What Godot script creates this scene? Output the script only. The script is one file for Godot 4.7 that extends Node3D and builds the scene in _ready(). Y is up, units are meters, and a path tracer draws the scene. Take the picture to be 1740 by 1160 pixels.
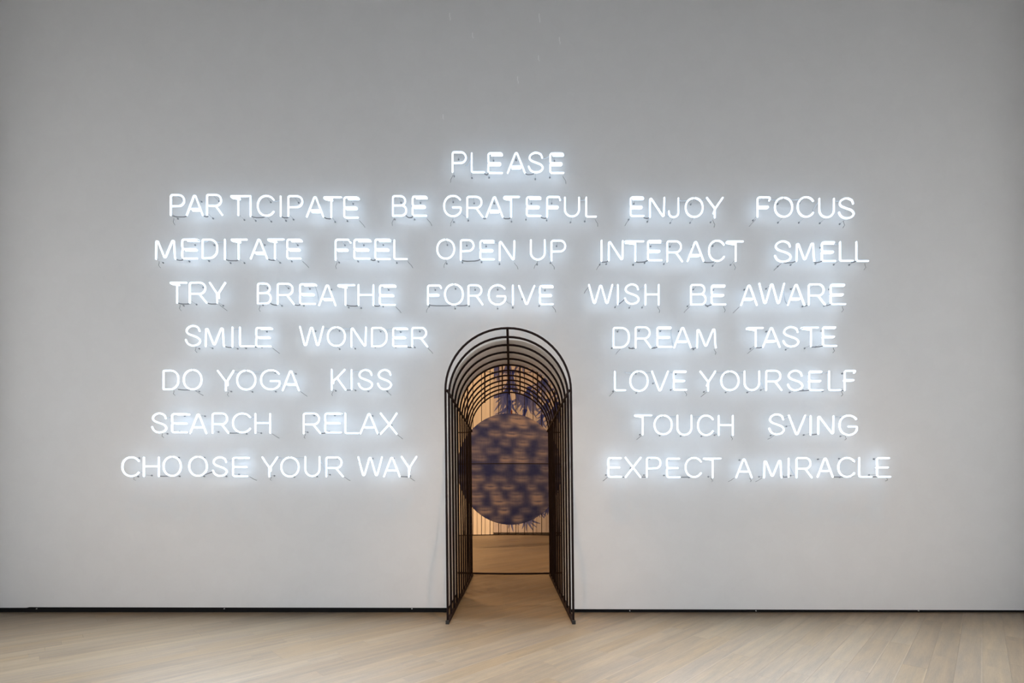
extends Node3D
# A gallery wall of white neon words round an arched cage tunnel that leads through the wall into a warm room with a round cage.

const WALL_Z := -4.5        # face of the lettered wall
const WALL_T := 0.81        # its thickness
const BACK_Z := -14.0       # far wall of the warm room
const SIDE_X := 4.99        # side walls of the hall
const ROOM_X := 6.4         # side walls of the warm room
const CEIL_Y := 7.2
const REAR_Z := 0.7

var M := {}
var used := {}
var rng := RandomNumberGenerator.new()

# word, links between neighbouring letters (0 none, 1 painted along the base, 2 bare along the top, 3 falling, 4 rising, 5 rising low), letters [left, right, foot, head, stem]
const WORDS := [
	["PLEASE", [4, 1, 0, 1, 2], [[-0.556, -0.431, 4.144, 4.327, 0.500], [-0.377, -0.260, 4.140, 4.315, 0.500], [-0.222, -0.094, 4.133, 4.317, 0.500], [-0.040, 0.120, 4.135, 4.325, 0.500], [0.157, 0.290, 4.140, 4.322, 0.500], [0.357, 0.480, 4.133, 4.315, 0.500]]],
	["PARTICIPATE", [1, 1, 0, 2, 1, 2, 1, 0, 1, 2], [[-3.190, -3.065, 3.739, 3.927, 0.500], [-3.040, -2.892, 3.739, 3.928, 0.500], [-2.852, -2.709, 3.742, 3.929, 0.500], [-2.630, -2.459, 3.739, 3.916, 0.413], [-2.445, -2.445, 3.731, 3.916, 0.500], [-2.377, -2.226, 3.734, 3.919, 0.500], [-2.163, -2.163, 3.731, 3.913, 0.500], [-2.092, -1.960, 3.731, 3.916, 0.500], [-1.918, -1.764, 3.725, 3.913, 0.500], [-1.759, -1.599, 3.719, 3.905, 0.429], [-1.569, -1.440, 3.716, 3.905, 0.500]]],
	["BE", [1], [[-1.114, -0.989, 3.733, 3.916, 0.500], [-0.929, -0.801, 3.733, 3.913, 0.500]]],
	["GRATEFUL", [3, 1, 1, 0, 1, 2, 2], [[-0.635, -0.478, 3.729, 3.919, 0.500], [-0.419, -0.274, 3.722, 3.910, 0.500], [-0.241, -0.087, 3.722, 3.912, 0.500], [-0.075, 0.065, 3.722, 3.909, 0.476], [0.139, 0.267, 3.732, 3.907, 0.500], [0.328, 0.452, 3.722, 3.909, 0.500], [0.494, 0.627, 3.727, 3.902, 0.500], [0.694, 0.784, 3.725, 3.902, 0.500]]],
	["ENJOY", [1, 3, 2, 2], [[1.109, 1.231, 3.731, 3.905, 0.500], [1.290, 1.424, 3.722, 3.905, 0.500], [1.466, 1.555, 3.721, 3.895, 0.500], [1.624, 1.783, 3.722, 3.898, 0.500], [1.822, 1.969, 3.717, 3.900, 0.500]]],
	["FOCUS", [2, 2, 4, 2], [[2.296, 2.421, 3.724, 3.905, 0.500], [2.458, 2.620, 3.724, 3.902, 0.500], [2.671, 2.817, 3.724, 3.907, 0.500], [2.873, 3.009, 3.719, 3.891, 0.500], [3.057, 3.197, 3.711, 3.895, 0.500]]],
	["MEDITATE", [1, 2, 2, 1, 0, 1, 2], [[-3.328, -3.147, 3.330, 3.516, 0.500], [-3.083, -2.942, 3.333, 3.512, 0.500], [-2.893, -2.756, 3.337, 3.510, 0.500], [-2.684, -2.684, 3.327, 3.508, 0.500], [-2.626, -2.481, 3.327, 3.510, 0.482], [-2.442, -2.289, 3.333, 3.515, 0.500], [-2.284, -2.135, 3.330, 3.512, 0.457], [-2.101, -1.977, 3.333, 3.510, 0.500]]],
	["FEEL", [2, 1, 2], [[-1.649, -1.518, 3.321, 3.509, 0.500], [-1.475, -1.330, 3.332, 3.509, 0.500], [-1.279, -1.142, 3.329, 3.511, 0.500], [-1.100, -0.983, 3.329, 3.503, 0.500]]],
	["OPEN", [0, 1, 2], [[-0.699, -0.540, 3.333, 3.510, 0.500], [-0.478, -0.359, 3.320, 3.506, 0.500], [-0.296, -0.168, 3.326, 3.499, 0.500], [-0.115, 0.022, 3.317, 3.501, 0.500]]],
	["UP", [3], [[0.176, 0.306, 3.324, 3.504, 0.500], [0.370, 0.498, 3.316, 3.501, 0.500]]],
	["INTERACT", [1, 2, 1, 2, 0, 1, 0], [[0.837, 0.837, 3.311, 3.499, 0.500], [0.905, 1.036, 3.317, 3.501, 0.500], [1.061, 1.228, 3.310, 3.495, 0.549], [1.270, 1.398, 3.316, 3.498, 0.500], [1.451, 1.591, 3.307, 3.495, 0.500], [1.642, 1.791, 3.310, 3.494, 0.500], [1.841, 1.983, 3.311, 3.500, 0.500], [2.013, 2.158, 3.310, 3.492, 0.541]]],
	["SMELL", [1, 1, 2, 1], [[2.458, 2.608, 3.305, 3.494, 0.500], [2.660, 2.827, 3.310, 3.493, 0.500], [2.897, 3.022, 3.310, 3.486, 0.500], [3.067, 3.185, 3.313, 3.486, 0.500], [3.220, 3.328, 3.310, 3.486, 0.500]]],
	["TRY", [1, 1], [[-3.197, -3.044, 2.920, 3.107, 0.432], [-3.013, -2.856, 2.920, 3.107, 0.500], [-2.825, -2.682, 2.920, 3.106, 0.473]]],
	["BREATHE", [1, 1, 3, 0, 1, 1], [[-2.376, -2.256, 2.913, 3.100, 0.500], [-2.192, -2.039, 2.907, 3.098, 0.500], [-1.983, -1.842, 2.909, 3.094, 0.500], [-1.804, -1.650, 2.896, 3.090, 0.500], [-1.629, -1.475, 2.902, 3.084, 0.472], [-1.435, -1.296, 2.899, 3.084, 0.500], [-1.236, -1.095, 2.901, 3.083, 0.500]]],
	["FORGIVE", [1, 1, 0, 3, 2, 2], [[-0.786, -0.667, 2.903, 3.082, 0.500], [-0.627, -0.459, 2.903, 3.092, 0.500], [-0.408, -0.276, 2.905, 3.084, 0.500], [-0.218, -0.062, 2.903, 3.084, 0.500], [0.008, 0.008, 2.903, 3.080, 0.500], [0.065, 0.209, 2.909, 3.077, 0.500], [0.261, 0.382, 2.907, 3.078, 0.500]]],
	["WISH", [2, 5, 2], [[0.720, 0.938, 2.911, 3.086, 0.500], [0.989, 0.989, 2.907, 3.084, 0.500], [1.056, 1.187, 2.911, 3.092, 0.500], [1.247, 1.372, 2.903, 3.086, 0.500]]],
	["BE", [1], [[1.674, 1.810, 2.903, 3.087, 0.500], [1.867, 1.995, 2.905, 3.082, 0.500]]],
	["AWARE", [0, 3, 1, 1], [[2.142, 2.289, 2.899, 3.089, 0.500], [2.312, 2.544, 2.909, 3.098, 0.500], [2.579, 2.733, 2.899, 3.095, 0.500], [2.774, 2.926, 2.902, 3.092, 0.500], [2.979, 3.115, 2.907, 3.090, 0.500]]],
	["SMILE", [0, 1, 2, 1], [[-3.049, -2.913, 2.521, 2.704, 0.500], [-2.864, -2.691, 2.514, 2.699, 0.500], [-2.614, -2.614, 2.510, 2.688, 0.500], [-2.544, -2.412, 2.514, 2.688, 0.500], [-2.391, -2.256, 2.512, 2.685, 0.500]]],
	["WONDER", [2, 2, 0, 2, 1], [[-1.982, -1.766, 2.515, 2.694, 0.500], [-1.723, -1.561, 2.517, 2.691, 0.500], [-1.501, -1.366, 2.510, 2.694, 0.500], [-1.310, -1.172, 2.513, 2.686, 0.500], [-1.112, -0.985, 2.513, 2.682, 0.500], [-0.933, -0.792, 2.511, 2.686, 0.500]]],
	["DREAM", [1, 1, 3, 1], [[0.949, 1.093, 2.503, 2.686, 0.500], [1.156, 1.298, 2.501, 2.692, 0.500], [1.358, 1.490, 2.508, 2.690, 0.500], [1.516, 1.673, 2.501, 2.692, 0.500], [1.730, 1.907, 2.503, 2.688, 0.500]]],
	["TASTE", [1, 0, 2, 1], [[2.204, 2.343, 2.510, 2.684, 0.540], [2.346, 2.503, 2.507, 2.689, 0.500], [2.537, 2.680, 2.512, 2.693, 0.500], [2.717, 2.861, 2.514, 2.688, 0.541], [2.906, 3.031, 2.517, 2.692, 0.500]]],
	["DO", [1], [[-3.258, -3.120, 2.111, 2.286, 0.500], [-3.069, -2.903, 2.111, 2.292, 0.500]]],
	["YOGA", [2, 2, 3], [[-2.750, -2.604, 2.101, 2.283, 0.508], [-2.570, -2.399, 2.109, 2.286, 0.500], [-2.347, -2.172, 2.111, 2.290, 0.500], [-2.144, -1.992, 2.102, 2.286, 0.500]]],
	["KISS", [1, 2, 0], [[-1.686, -1.556, 2.108, 2.293, 0.500], [-1.500, -1.500, 2.112, 2.290, 0.500], [-1.434, -1.305, 2.113, 2.292, 0.500], [-1.253, -1.128, 2.113, 2.292, 0.500]]],
	["LOVE", [2, 2, 2], [[0.961, 1.058, 2.103, 2.275, 0.500], [1.106, 1.269, 2.097, 2.280, 0.500], [1.309, 1.458, 2.101, 2.277, 0.500], [1.511, 1.629, 2.106, 2.279, 0.500]]],
	["YOURSELF", [2, 2, 3, 0, 1, 2, 1], [[1.761, 1.900, 2.098, 2.277, 0.525], [1.956, 2.118, 2.104, 2.279, 0.500], [2.174, 2.311, 2.104, 2.278, 0.500], [2.376, 2.520, 2.104, 2.285, 0.500], [2.580, 2.717, 2.104, 2.285, 0.500], [2.778, 2.903, 2.104, 2.277, 0.500], [2.964, 3.070, 2.104, 2.278, 0.500], [3.110, 3.218, 2.104, 2.285, 0.500]]],
	["SEARCH", [2, 1, 0, 1, 2], [[-3.364, -3.229, 1.709, 1.886, 0.500], [-3.178, -3.036, 1.709, 1.880, 0.500], [-3.008, -2.858, 1.701, 1.882, 0.500], [-2.800, -2.652, 1.704, 1.885, 0.500], [-2.609, -2.447, 1.708, 1.885, 0.500], [-2.399, -2.261, 1.704, 1.880, 0.500]]],
	["RELAX", [1, 2, 1, 1], [[-1.948, -1.792, 1.701, 1.885, 0.500], [-1.747, -1.600, 1.708, 1.885, 0.500], [-1.559, -1.437, 1.702, 1.885, 0.500], [-1.417, -1.256, 1.699, 1.885, 0.500], [-1.228, -1.079, 1.695, 1.885, 0.500]]],
	["TOUCH", [2, 2, 2, 3], [[1.153, 1.303, 1.689, 1.868, 0.456], [1.332, 1.494, 1.691, 1.867, 0.500], [1.546, 1.677, 1.686, 1.864, 0.500], [1.738, 1.880, 1.684, 1.866, 0.500], [1.933, 2.065, 1.685, 1.862, 0.500]]],
	["SVING", [2, 2, 1, 2], [[2.405, 2.544, 1.692, 1.877, 0.500], [2.588, 2.740, 1.692, 1.866, 0.500], [2.792, 2.792, 1.687, 1.861, 0.500], [2.863, 3.006, 1.694, 1.864, 0.500], [3.062, 3.224, 1.685, 1.866, 0.500]]],
	["CHOOSE", [3, 1, 0, 5, 2], [[-3.643, -3.487, 1.300, 1.476, 0.500], [-3.442, -3.302, 1.300, 1.473, 0.500], [-3.258, -3.096, 1.303, 1.481, 0.500], [-3.018, -2.852, 1.303, 1.481, 0.500], [-2.796, -2.665, 1.303, 1.476, 0.500], [-2.609, -2.475, 1.300, 1.472, 0.500]]],
	["YOUR", [2, 2, 3], [[-2.334, -2.193, 1.297, 1.476, 0.459], [-2.157, -1.994, 1.297, 1.474, 0.500], [-1.933, -1.800, 1.300, 1.478, 0.500], [-1.736, -1.581, 1.297, 1.475, 0.500]]],
	["WAY", [0, 1], [[-1.437, -1.216, 1.302, 1.476, 0.500], [-1.197, -1.050, 1.297, 1.478, 0.500], [-1.031, -0.894, 1.294, 1.480, 0.483]]],
	["EXPECT", [1, 1, 0, 1, 0], [[0.900, 1.022, 1.294, 1.469, 0.500], [1.061, 1.202, 1.290, 1.472, 0.500], [1.261, 1.389, 1.293, 1.471, 0.500], [1.449, 1.569, 1.290, 1.464, 0.500], [1.623, 1.768, 1.292, 1.471, 0.500], [1.799, 1.949, 1.288, 1.465, 0.514]]],
	["A", [], [[2.096, 2.242, 1.288, 1.462, 0.500]]],
	["MIRACLE", [1, 3, 0, 1, 2, 1], [[2.357, 2.522, 1.288, 1.459, 0.500], [2.586, 2.586, 1.293, 1.462, 0.500], [2.660, 2.802, 1.288, 1.469, 0.500], [2.857, 2.999, 1.293, 1.471, 0.500], [3.051, 3.201, 1.294, 1.471, 0.500], [3.246, 3.361, 1.294, 1.469, 0.500], [3.412, 3.535, 1.294, 1.469, 0.500]]],
]

class MB:
	var v := PackedVector3Array()
	var n := PackedVector3Array()
	var uv := PackedVector2Array()
	var ix := PackedInt32Array()
	func vert(p: Vector3, nn: Vector3, t := Vector2.ZERO) -> int:
		v.append(p)
		n.append(nn)
		uv.append(t)
		return v.size() - 1
	func tri(a: int, b: int, c: int) -> void:
		if (v[b] - v[a]).cross(v[c] - v[a]).dot(n[a] + n[b] + n[c]) > 0.0:
			ix.append_array(PackedInt32Array([a, c, b]))
		else:
			ix.append_array(PackedInt32Array([a, b, c]))
	func quad(a: Vector3, b: Vector3, c: Vector3, d: Vector3, nn: Vector3, ta := Vector2.ZERO, tb := Vector2.ZERO, tc := Vector2.ZERO, td := Vector2.ZERO) -> void:
		var i := vert(a, nn, ta)
		vert(b, nn, tb)
		vert(c, nn, tc)
		vert(d, nn, td)
		tri(i, i + 1, i + 2)
		tri(i, i + 2, i + 3)
	func box(lo: Vector3, hi: Vector3, c := 0.0) -> void:
		# a box with chamfered edges of size c
		if c <= 0.0:
			for ax in 3:
				for s in [0, 1]:
					var nn := Vector3.ZERO
					nn[ax] = 1.0 if s == 1 else -1.0
					var q := []
					for k in [[0, 0], [1, 0], [1, 1], [0, 1]]:
						var p := Vector3.ZERO
						p[ax] = hi[ax] if s == 1 else lo[ax]
						var b: int = (ax + 1) % 3
						var d: int = (ax + 2) % 3
						p[b] = hi[b] if k[0] == 1 else lo[b]
						p[d] = hi[d] if k[1] == 1 else lo[d]
						q.append(p)
					quad(q[0], q[1], q[2], q[3], nn, Vector2(q[0].x + q[0].z, q[0].y), Vector2(q[1].x + q[1].z, q[1].y), Vector2(q[2].x + q[2].z, q[2].y), Vector2(q[3].x + q[3].z, q[3].y))
			return
		var mid := (lo + hi) / 2.0
		var hs := (hi - lo) / 2.0
		for ax in 3:
			var b: int = (ax + 1) % 3
			var d: int = (ax + 2) % 3
			for s in [-1.0, 1.0]:
				var nn := Vector3.ZERO
				nn[ax] = s
				var q := []
				for k in [[-1, -1], [1, -1], [1, 1], [-1, 1]]:
					var p := mid
					p[ax] += s * hs[ax]
					p[b] += k[0] * (hs[b] - c)
					p[d] += k[1] * (hs[d] - c)
					q.append(p)
				quad(q[0], q[1], q[2], q[3], nn)
			for sb in [-1.0, 1.0]:
				for sd in [-1.0, 1.0]:
					var nn := Vector3.ZERO
					nn[b] = sb
					nn[d] = sd
					nn = nn.normalized()
					var q := []
					for k in [[-1, 0], [1, 0], [1, 1], [-1, 1]]:
						var p := mid
						p[ax] += k[0] * (hs[ax] - c)
						p[b] += sb * (hs[b] - (c if k[1] == 0 else 0.0))
						p[d] += sd * (hs[d] - (0.0 if k[1] == 0 else c))
						q.append(p)
					quad(q[0], q[1], q[2], q[3], nn)
		for sx in [-1.0, 1.0]:
			for sy in [-1.0, 1.0]:
				for sz in [-1.0, 1.0]:
					var s3 := Vector3(sx, sy, sz)
					var nn := s3.normalized()
					var i := vert(mid + s3 * (hs - Vector3(0, c, c)), nn)
					vert(mid + s3 * (hs - Vector3(c, 0, c)), nn)
					vert(mid + s3 * (hs - Vector3(c, c, 0)), nn)
					tri(i, i + 1, i + 2)
	func tube(pts: PackedVector3Array, r: float, sides := 8, closed := false, rounded := true) -> void:
		var m := pts.size()
		if m < 2:
			return
		var t0 := (pts[1] - pts[0]).normalized()
		var up := Vector3.UP if absf(t0.y) < 0.9 else Vector3.RIGHT
		var nn := t0.cross(up).normalized()
		var rings: Array = []
		var last := t0
		var list: Array = []
		for i in m:
			var t: Vector3
			if closed:
				t = (pts[(i + 1) % m] - pts[(i - 1 + m) % m]).normalized()
			elif i == 0:
				t = t0
			elif i == m - 1:
				t = (pts[m - 1] - pts[m - 2]).normalized()
			else:
				t = ((pts[i + 1] - pts[i]).normalized() + (pts[i] - pts[i - 1]).normalized()).normalized()
			nn = (nn - t * nn.dot(t)).normalized()
			list.append([pts[i], t, nn, r, 0.0])
		if rounded and not closed:
			var f: Array = list[0]
			var l: Array = list[m - 1]
			for a in [0.5, 0.87, 0.985]:
				list.push_front([f[0] - f[1] * r * a, f[1], f[2], r * sqrt(1.0 - a * a), -a])
				list.push_back([l[0] + l[1] * r * a, l[1], l[2], r * sqrt(1.0 - a * a), a])
		for e in list:
			var b: Vector3 = e[1].cross(e[2])
			var ring := PackedInt32Array()
			for k in sides:
				var a := TAU * k / sides
				var d: Vector3 = e[2] * cos(a) + b * sin(a)
				var lean: float = e[4]
				ring.append(vert(e[0] + d * e[3], (d * sqrt(1.0 - lean * lean) + e[1] * lean).normalized()))
			rings.append(ring)
		var cnt := rings.size()
		for i in (cnt if closed else cnt - 1):
			var A: PackedInt32Array = rings[i]
			var B: PackedInt32Array = rings[(i + 1) % cnt]
			for k in sides:
				var k2: int = (k + 1) % sides
				tri(A[k], B[k], A[k2])
				tri(B[k], B[k2], A[k2])
		if not closed:
			for w in [0, cnt - 1]:
				var e: Array = list[w]
				var cn: Vector3 = e[1] if w else -e[1]
				var c := vert(e[0], cn)
				var R: PackedInt32Array = rings[w]
				var rim := PackedInt32Array()
				for k in sides:
					rim.append(vert(v[R[k]], cn))
				for k in sides:
					tri(c, rim[k], rim[(k + 1) % sides])
	func done() -> ArrayMesh:
		var arr := []
		arr.resize(Mesh.ARRAY_MAX)
		arr[Mesh.ARRAY_VERTEX] = v
		arr[Mesh.ARRAY_NORMAL] = n
		arr[Mesh.ARRAY_TEX_UV] = uv
		arr[Mesh.ARRAY_INDEX] = ix
		var m := ArrayMesh.new()
		m.add_surface_from_arrays(Mesh.PRIMITIVE_TRIANGLES, arr)
		return m

func numbered(called: String) -> String:
	var k: int = used.get(called, 0)
	used[called] = k + 1
	return called if k == 0 else "%s_%03d" % [called, k]

func part(mesh: Mesh, called: String, mat: Material, parent: Node) -> MeshInstance3D:
	var o := MeshInstance3D.new()
	o.name = called
	o.mesh = mesh
	o.material_override = mat
	o.cast_shadow = GeometryInstance3D.SHADOW_CASTING_SETTING_ON
	parent.add_child(o, true)
	return o

func thing(called: String, at: Vector3, label: String, category: String, group := "") -> Node3D:
	var o := Node3D.new()
	o.name = numbered(called)
	add_child(o)
	o.position = at
	o.set_meta("label", label)
	o.set_meta("category", category)
	if group:
		o.set_meta("group", group)
	return o

func struct(mesh: Mesh, called: String, mat: Material, label := "") -> MeshInstance3D:
	var o := part(mesh, called, mat, self)
	o.set_meta("kind", "structure")
	if label:
		o.set_meta("label", label)
	return o

func lin(r: float, g: float, b: float) -> Color:
	return Color(r, g, b).linear_to_srgb()

func mat(c: Color, rough := 0.8, metal := 0.0, spec := 0.5) -> StandardMaterial3D:
	var m := StandardMaterial3D.new()
	m.albedo_color = c
	m.roughness = rough
	m.metallic = metal
	m.metallic_specular = spec
	return m

func glow(c: Color, e: float) -> StandardMaterial3D:
	var m := mat(Color(0.9, 0.9, 0.9), 0.3)
	m.emission_enabled = true
	m.emission = c
	m.emission_energy_multiplier = e
	return m

# ---------------------------------------------------------------- camera and light

const NEON := 2.35           # radiance of the tubes
const NEON_ROOM := 0.86    # light of a word's lamp per metre of tube

func set_camera() -> void:
	var cam := Camera3D.new()
	cam.name = "camera"
	cam.projection = Camera3D.PROJECTION_FRUSTUM
	cam.near = 0.05
	cam.far = 60.0
	cam.size = 2.0 * 580.0 / 800.0 * cam.near
	cam.frustum_offset = Vector2(0, 265.0 / 800.0 * cam.near)
	cam.position = Vector3(0, 1.1, 0)
	add_child(cam)
	cam.current = true
	var we := WorldEnvironment.new()
	we.name = "environment"
	var e := Environment.new()
	e.background_mode = Environment.BG_COLOR
	e.background_color = Color.BLACK
	e.tonemap_mode = Environment.TONE_MAPPER_LINEAR
	e.tonemap_exposure = 1.0
	e.sdfgi_enabled = true
	e.ssao_enabled = true
	e.ssil_enabled = true
	we.environment = e
	add_child(we)

func panel_light(at: Vector3, sx: float, sz: float, c: Color, energy: float, seen: float, label: String, group: String) -> void:
	# a shallow ceiling luminaire: frame, glowing diffuser and the light it gives
	var t := thing("ceiling_light", at, label, "ceiling light", group)
	var b := MB.new()
	b.box(Vector3(-sx / 2 - 0.05, 0, -sz / 2 - 0.05), Vector3(sx / 2 + 0.05, 0.08, sz / 2 + 0.05), 0.01)
	part(b.done(), "frame", M.fixture, t)
	var d := MB.new()
	d.box(Vector3(-sx / 2, -0.012, -sz / 2), Vector3(sx / 2, -0.001, sz / 2))
	part(d.done(), "diffuser", glow(c, seen), t)
	var l := AreaLight3D.new()
	l.name = "lamp"
	l.area_size = Vector2(sx, sz)
	l.area_range = 40.0
	l.light_color = c
	l.light_energy = energy
	l.shadow_enabled = true
	l.position = Vector3(0, -0.03, 0)
	l.rotation_degrees.x = -90
	t.add_child(l)

const HALL_LIGHT := Color(1.0, 0.82, 0.62)
const ROOM_LIGHT := Color(1.0, 0.80, 0.60)

func set_lights() -> void:
	for p in [[-3.3, 11.5, "added to brighten it left of the arch"], [0.0, 27.0, "before the arch"], [3.3, 13.0, "added to brighten it right of the arch"]]:  # the outer pair is added to brighten the floor along the wall
		spot_light(Vector3(p[0], CEIL_Y, -3.0), Vector3(p[0], 0, -3.55 if p[0] == 0.0 else -3.3), 18.0, HALL_LIGHT, p[1], "warm white ceiling spotlight over the hall floor, " + p[2])
	spot_light(Vector3(-2.4, CEIL_Y, -8.6), Vector3(-1.3, 0.6, -14.0), 16.0, ROOM_LIGHT, 60.0, "added warm ceiling spotlight brightening the far wall left of the painting")  # unseen lamp, put in to lift the lower far wall
	for p in [[-2.6, -8.0, 42.0, "far left"], [2.2, -8.2, 12.0, "right"], [-1.0, -11.0, 12.0, "middle"]]:
		panel_light(Vector3(p[0], CEIL_Y - 0.081, p[1]), 1.0, 0.8, ROOM_LIGHT, p[2], 1.2, "warm ceiling light panel above the round cage, %s of three" % p[3], "ceiling light panels of the cage room")

func spot_light(at: Vector3, aim: Vector3, angle: float, c: Color, energy: float, label: String) -> void:
	# a ceiling can with a glowing lens, turned towards what it lights
	var t := thing("ceiling_spotlight", at, label, "ceiling light")
	var stem := MB.new()
	stem.tube(PackedVector3Array([Vector3(0, -0.001, 0), Vector3(0, -0.16, 0)]), 0.012, 10, false, false)
	part(stem.done(), "stem", M.fixture, t)
	var head := Node3D.new()
	head.name = "head"
	t.add_child(head)
	head.position = Vector3(0, -0.2, 0)
	var d3 := (aim - at - head.position).normalized()
	head.basis = Basis.looking_at(d3, Vector3.RIGHT)
	var b := MB.new()
	b.tube(PackedVector3Array([Vector3(0, 0, 0.1), Vector3(0, 0, -0.1)]), 0.075, 20, false, false)
	part(b.done(), "can", M.fixture, head)
	var d := MB.new()
	d.tube(PackedVector3Array([Vector3(0, 0, -0.101), Vector3(0, 0, -0.112)]), 0.06, 20, false, false)
	part(d.done(), "lens", glow(c, 2.0), head)
	var l := SpotLight3D.new()
	l.name = "lamp"
	l.light_color = c
	l.light_energy = energy
	l.light_size = 0.06
	l.spot_range = 30.0
	l.spot_attenuation = 2.0
	l.spot_angle = angle
	l.spot_angle_attenuation = 1.0
	l.shadow_enabled = true
	l.position = Vector3(0, 0, -0.13)
	head.add_child(l)

# ---------------------------------------------------------------- textures and materials

func texture_from(w: int, h: int, bytes: PackedByteArray) -> ImageTexture:
	return ImageTexture.create_from_image(Image.create_from_data(w, h, false, Image.FORMAT_RGB8, bytes))

func wood_texture(sd: int, sap: bool) -> ImageTexture:
	# grain of oak, 2 m along by one board across; sap: one paler edge
	var w := 512
	var h := 96
	var n := FastNoiseLite.new()
	n.seed = sd
	n.frequency = 1.0
	n.fractal_octaves = 3
	var b := PackedByteArray()
	b.resize(w * h * 3)
	for y in h:
		for x in w:
			var u := float(x) / w
			var v := float(y) / h
			var coarse := n.get_noise_2d(u * 2.6, v * 2.2)
			var fine := n.get_noise_2d(u * 15.0 + 40.0, v * 16.0 + 9.0)
			var pore := n.get_noise_2d(u * 60.0 + 90.0, v * 30.0)
			var s := 0.90 + 0.07 * coarse + 0.04 * fine + 0.03 * pore
			if pore > 0.52:
				s -= 0.10
			var warm := 0.02 * coarse
			if sap and v > 0.93:
				s += 0.10
			var i := (y * w + x) * 3
			b[i] = int(clampf((s + warm) * 255.0, 0, 255))
			b[i + 1] = int(clampf(s * 255.0, 0, 255))
			b[i + 2] = int(clampf((s - warm * 1.6) * 255.0, 0, 255))
	return texture_from(w, h, b)

func wall_texture() -> ImageTexture:
	# flat white paint with a faint roller mottle and a few small pale scrapes high up; 1 pixel is 1/160 m
	var w := 2048
	var h := 1152
	var n := FastNoiseLite.new()
	n.seed = 5
	n.frequency = 0.02
	var b := PackedByteArray()
	b.resize(w * h * 3)
	for y in h:
		for x in w:
			var s := 226.0 + 2.0 * n.get_noise_2d(x, y)
			var i := (y * w + x) * 3
			b[i] = int(s)
			b[i + 1] = int(s)
			b[i + 2] = int(s - 1.0)
	for m in [[-0.60, 5.73, 0.08], [-0.38, 5.54, 0.06], [0.26, 5.72, 0.09], [0.45, 5.50, 0.07], [0.25, 5.32, 0.06], [0.05, 5.12, 0.07], [-0.66, 4.76, 0.05]]:
		var px := int((m[0] + 6.4) * 160.0)
		var py := int((7.2 - m[1]) * 160.0)
		for k in int(m[2] * 160.0):
			var i := ((py + k) * w + px + int(k / 7.0)) * 3
			for c in 3:
				b[i + c] = 250
	return texture_from(w, h, b)

func set_materials() -> void:
	M.wall = mat(lin(0.84, 0.84, 0.83), 0.9, 0.0, 0.3)
	M.wall_face = mat(Color.WHITE, 0.9, 0.0, 0.3)
	M.wall_face.albedo_texture = wall_texture()
	M.rear = mat(lin(0.86, 0.86, 0.86), 0.9, 0.0, 0.2)
	M.side = mat(lin(0.52, 0.48, 0.43), 0.9, 0.0, 0.2)
	M.warm_wall = mat(lin(0.72, 0.68, 0.62), 0.9, 0.0, 0.2)
	M.ceiling = mat(lin(0.07, 0.068, 0.065), 0.9, 0.0, 0.2)
	M.fixture = mat(lin(0.55, 0.55, 0.55), 0.5, 0.3)
	M.plinth = mat(lin(0.012, 0.012, 0.012), 0.7, 0.0, 0.2)
	M.screw = mat(lin(0.6, 0.6, 0.6), 0.4, 0.8)
	M.under = mat(lin(0.10, 0.075, 0.05), 0.9)
	M.iron = mat(lin(0.015, 0.0085, 0.0078), 0.6, 0.0, 0.2)
	M.black_cap = mat(lin(0.008, 0.008, 0.008), 0.5)
	M.neon = glow(Color(0.80, 0.90, 1.0), NEON)
	M.painted_glass = mat(lin(0.24, 0.245, 0.26), 0.45)
	M.bare_glass = mat(lin(0.62, 0.65, 0.68), 0.2)
	M.holder = mat(lin(0.26, 0.27, 0.28), 0.4)
	M.clear_glass = mat(Color(0.92, 0.95, 0.97, 0.2), 0.05)
	M.clear_glass.transparency = BaseMaterial3D.TRANSPARENCY_ALPHA
	M.wire = mat(lin(0.17, 0.17, 0.17), 0.5)
	var woods := [wood_texture(11, false), wood_texture(23, true), wood_texture(37, false)]
	M.woods = []
	var tones := []
	for c in [[0.56, 0.465, 0.345], [0.52, 0.43, 0.32], [0.58, 0.49, 0.375], [0.54, 0.455, 0.35], [0.55, 0.445, 0.315], [0.50, 0.415, 0.315], [0.60, 0.505, 0.38], [0.53, 0.45, 0.355]]:
		tones.append([c[0] * 0.42, c[1] * 0.41, c[2] * 0.385])
	for k in 8:
		var m := mat(lin(tones[k][0], tones[k][1], tones[k][2]), 0.42, 0.0, 0.35)
		m.albedo_texture = woods[k % 3]
		M.woods.append(m)

# ---------------------------------------------------------------- the setting

func slab(outline: PackedVector2Array, z0: float, z1: float, face: bool) -> ArrayMesh:
	# a wall drawn in x and y, between z0 (front) and z1 (back); face: the front only, else all but the front
	var b := MB.new()
	var tris := Geometry2D.triangulate_polygon(outline)
	for s in ([0] if face else [1]):
		var nn := Vector3(0, 0, 1) if s == 0 else Vector3(0, 0, -1)
		var first := b.v.size()
		for p in outline:
			b.vert(Vector3(p.x, p.y, z0 if s == 0 else z1), nn, Vector2((p.x + 6.4) / 12.8, (7.2 - p.y) / 7.2))
		for k in range(0, tris.size(), 3):
			b.tri(first + tris[k], first + tris[k + 1], first + tris[k + 2])
	if face:
		return b.done()
	var cw := Geometry2D.is_polygon_clockwise(outline)
	for k in outline.size():
		var p := outline[k]
		var q := outline[(k + 1) % outline.size()]
		var d := (q - p).normalized()
		var o := Vector3(-d.y, d.x, 0) if cw else Vector3(d.y, -d.x, 0)
		b.quad(Vector3(p.x, p.y, z0), Vector3(q.x, q.y, z0), Vector3(q.x, q.y, z1), Vector3(p.x, p.y, z1), o)
	return b.done()

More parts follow.
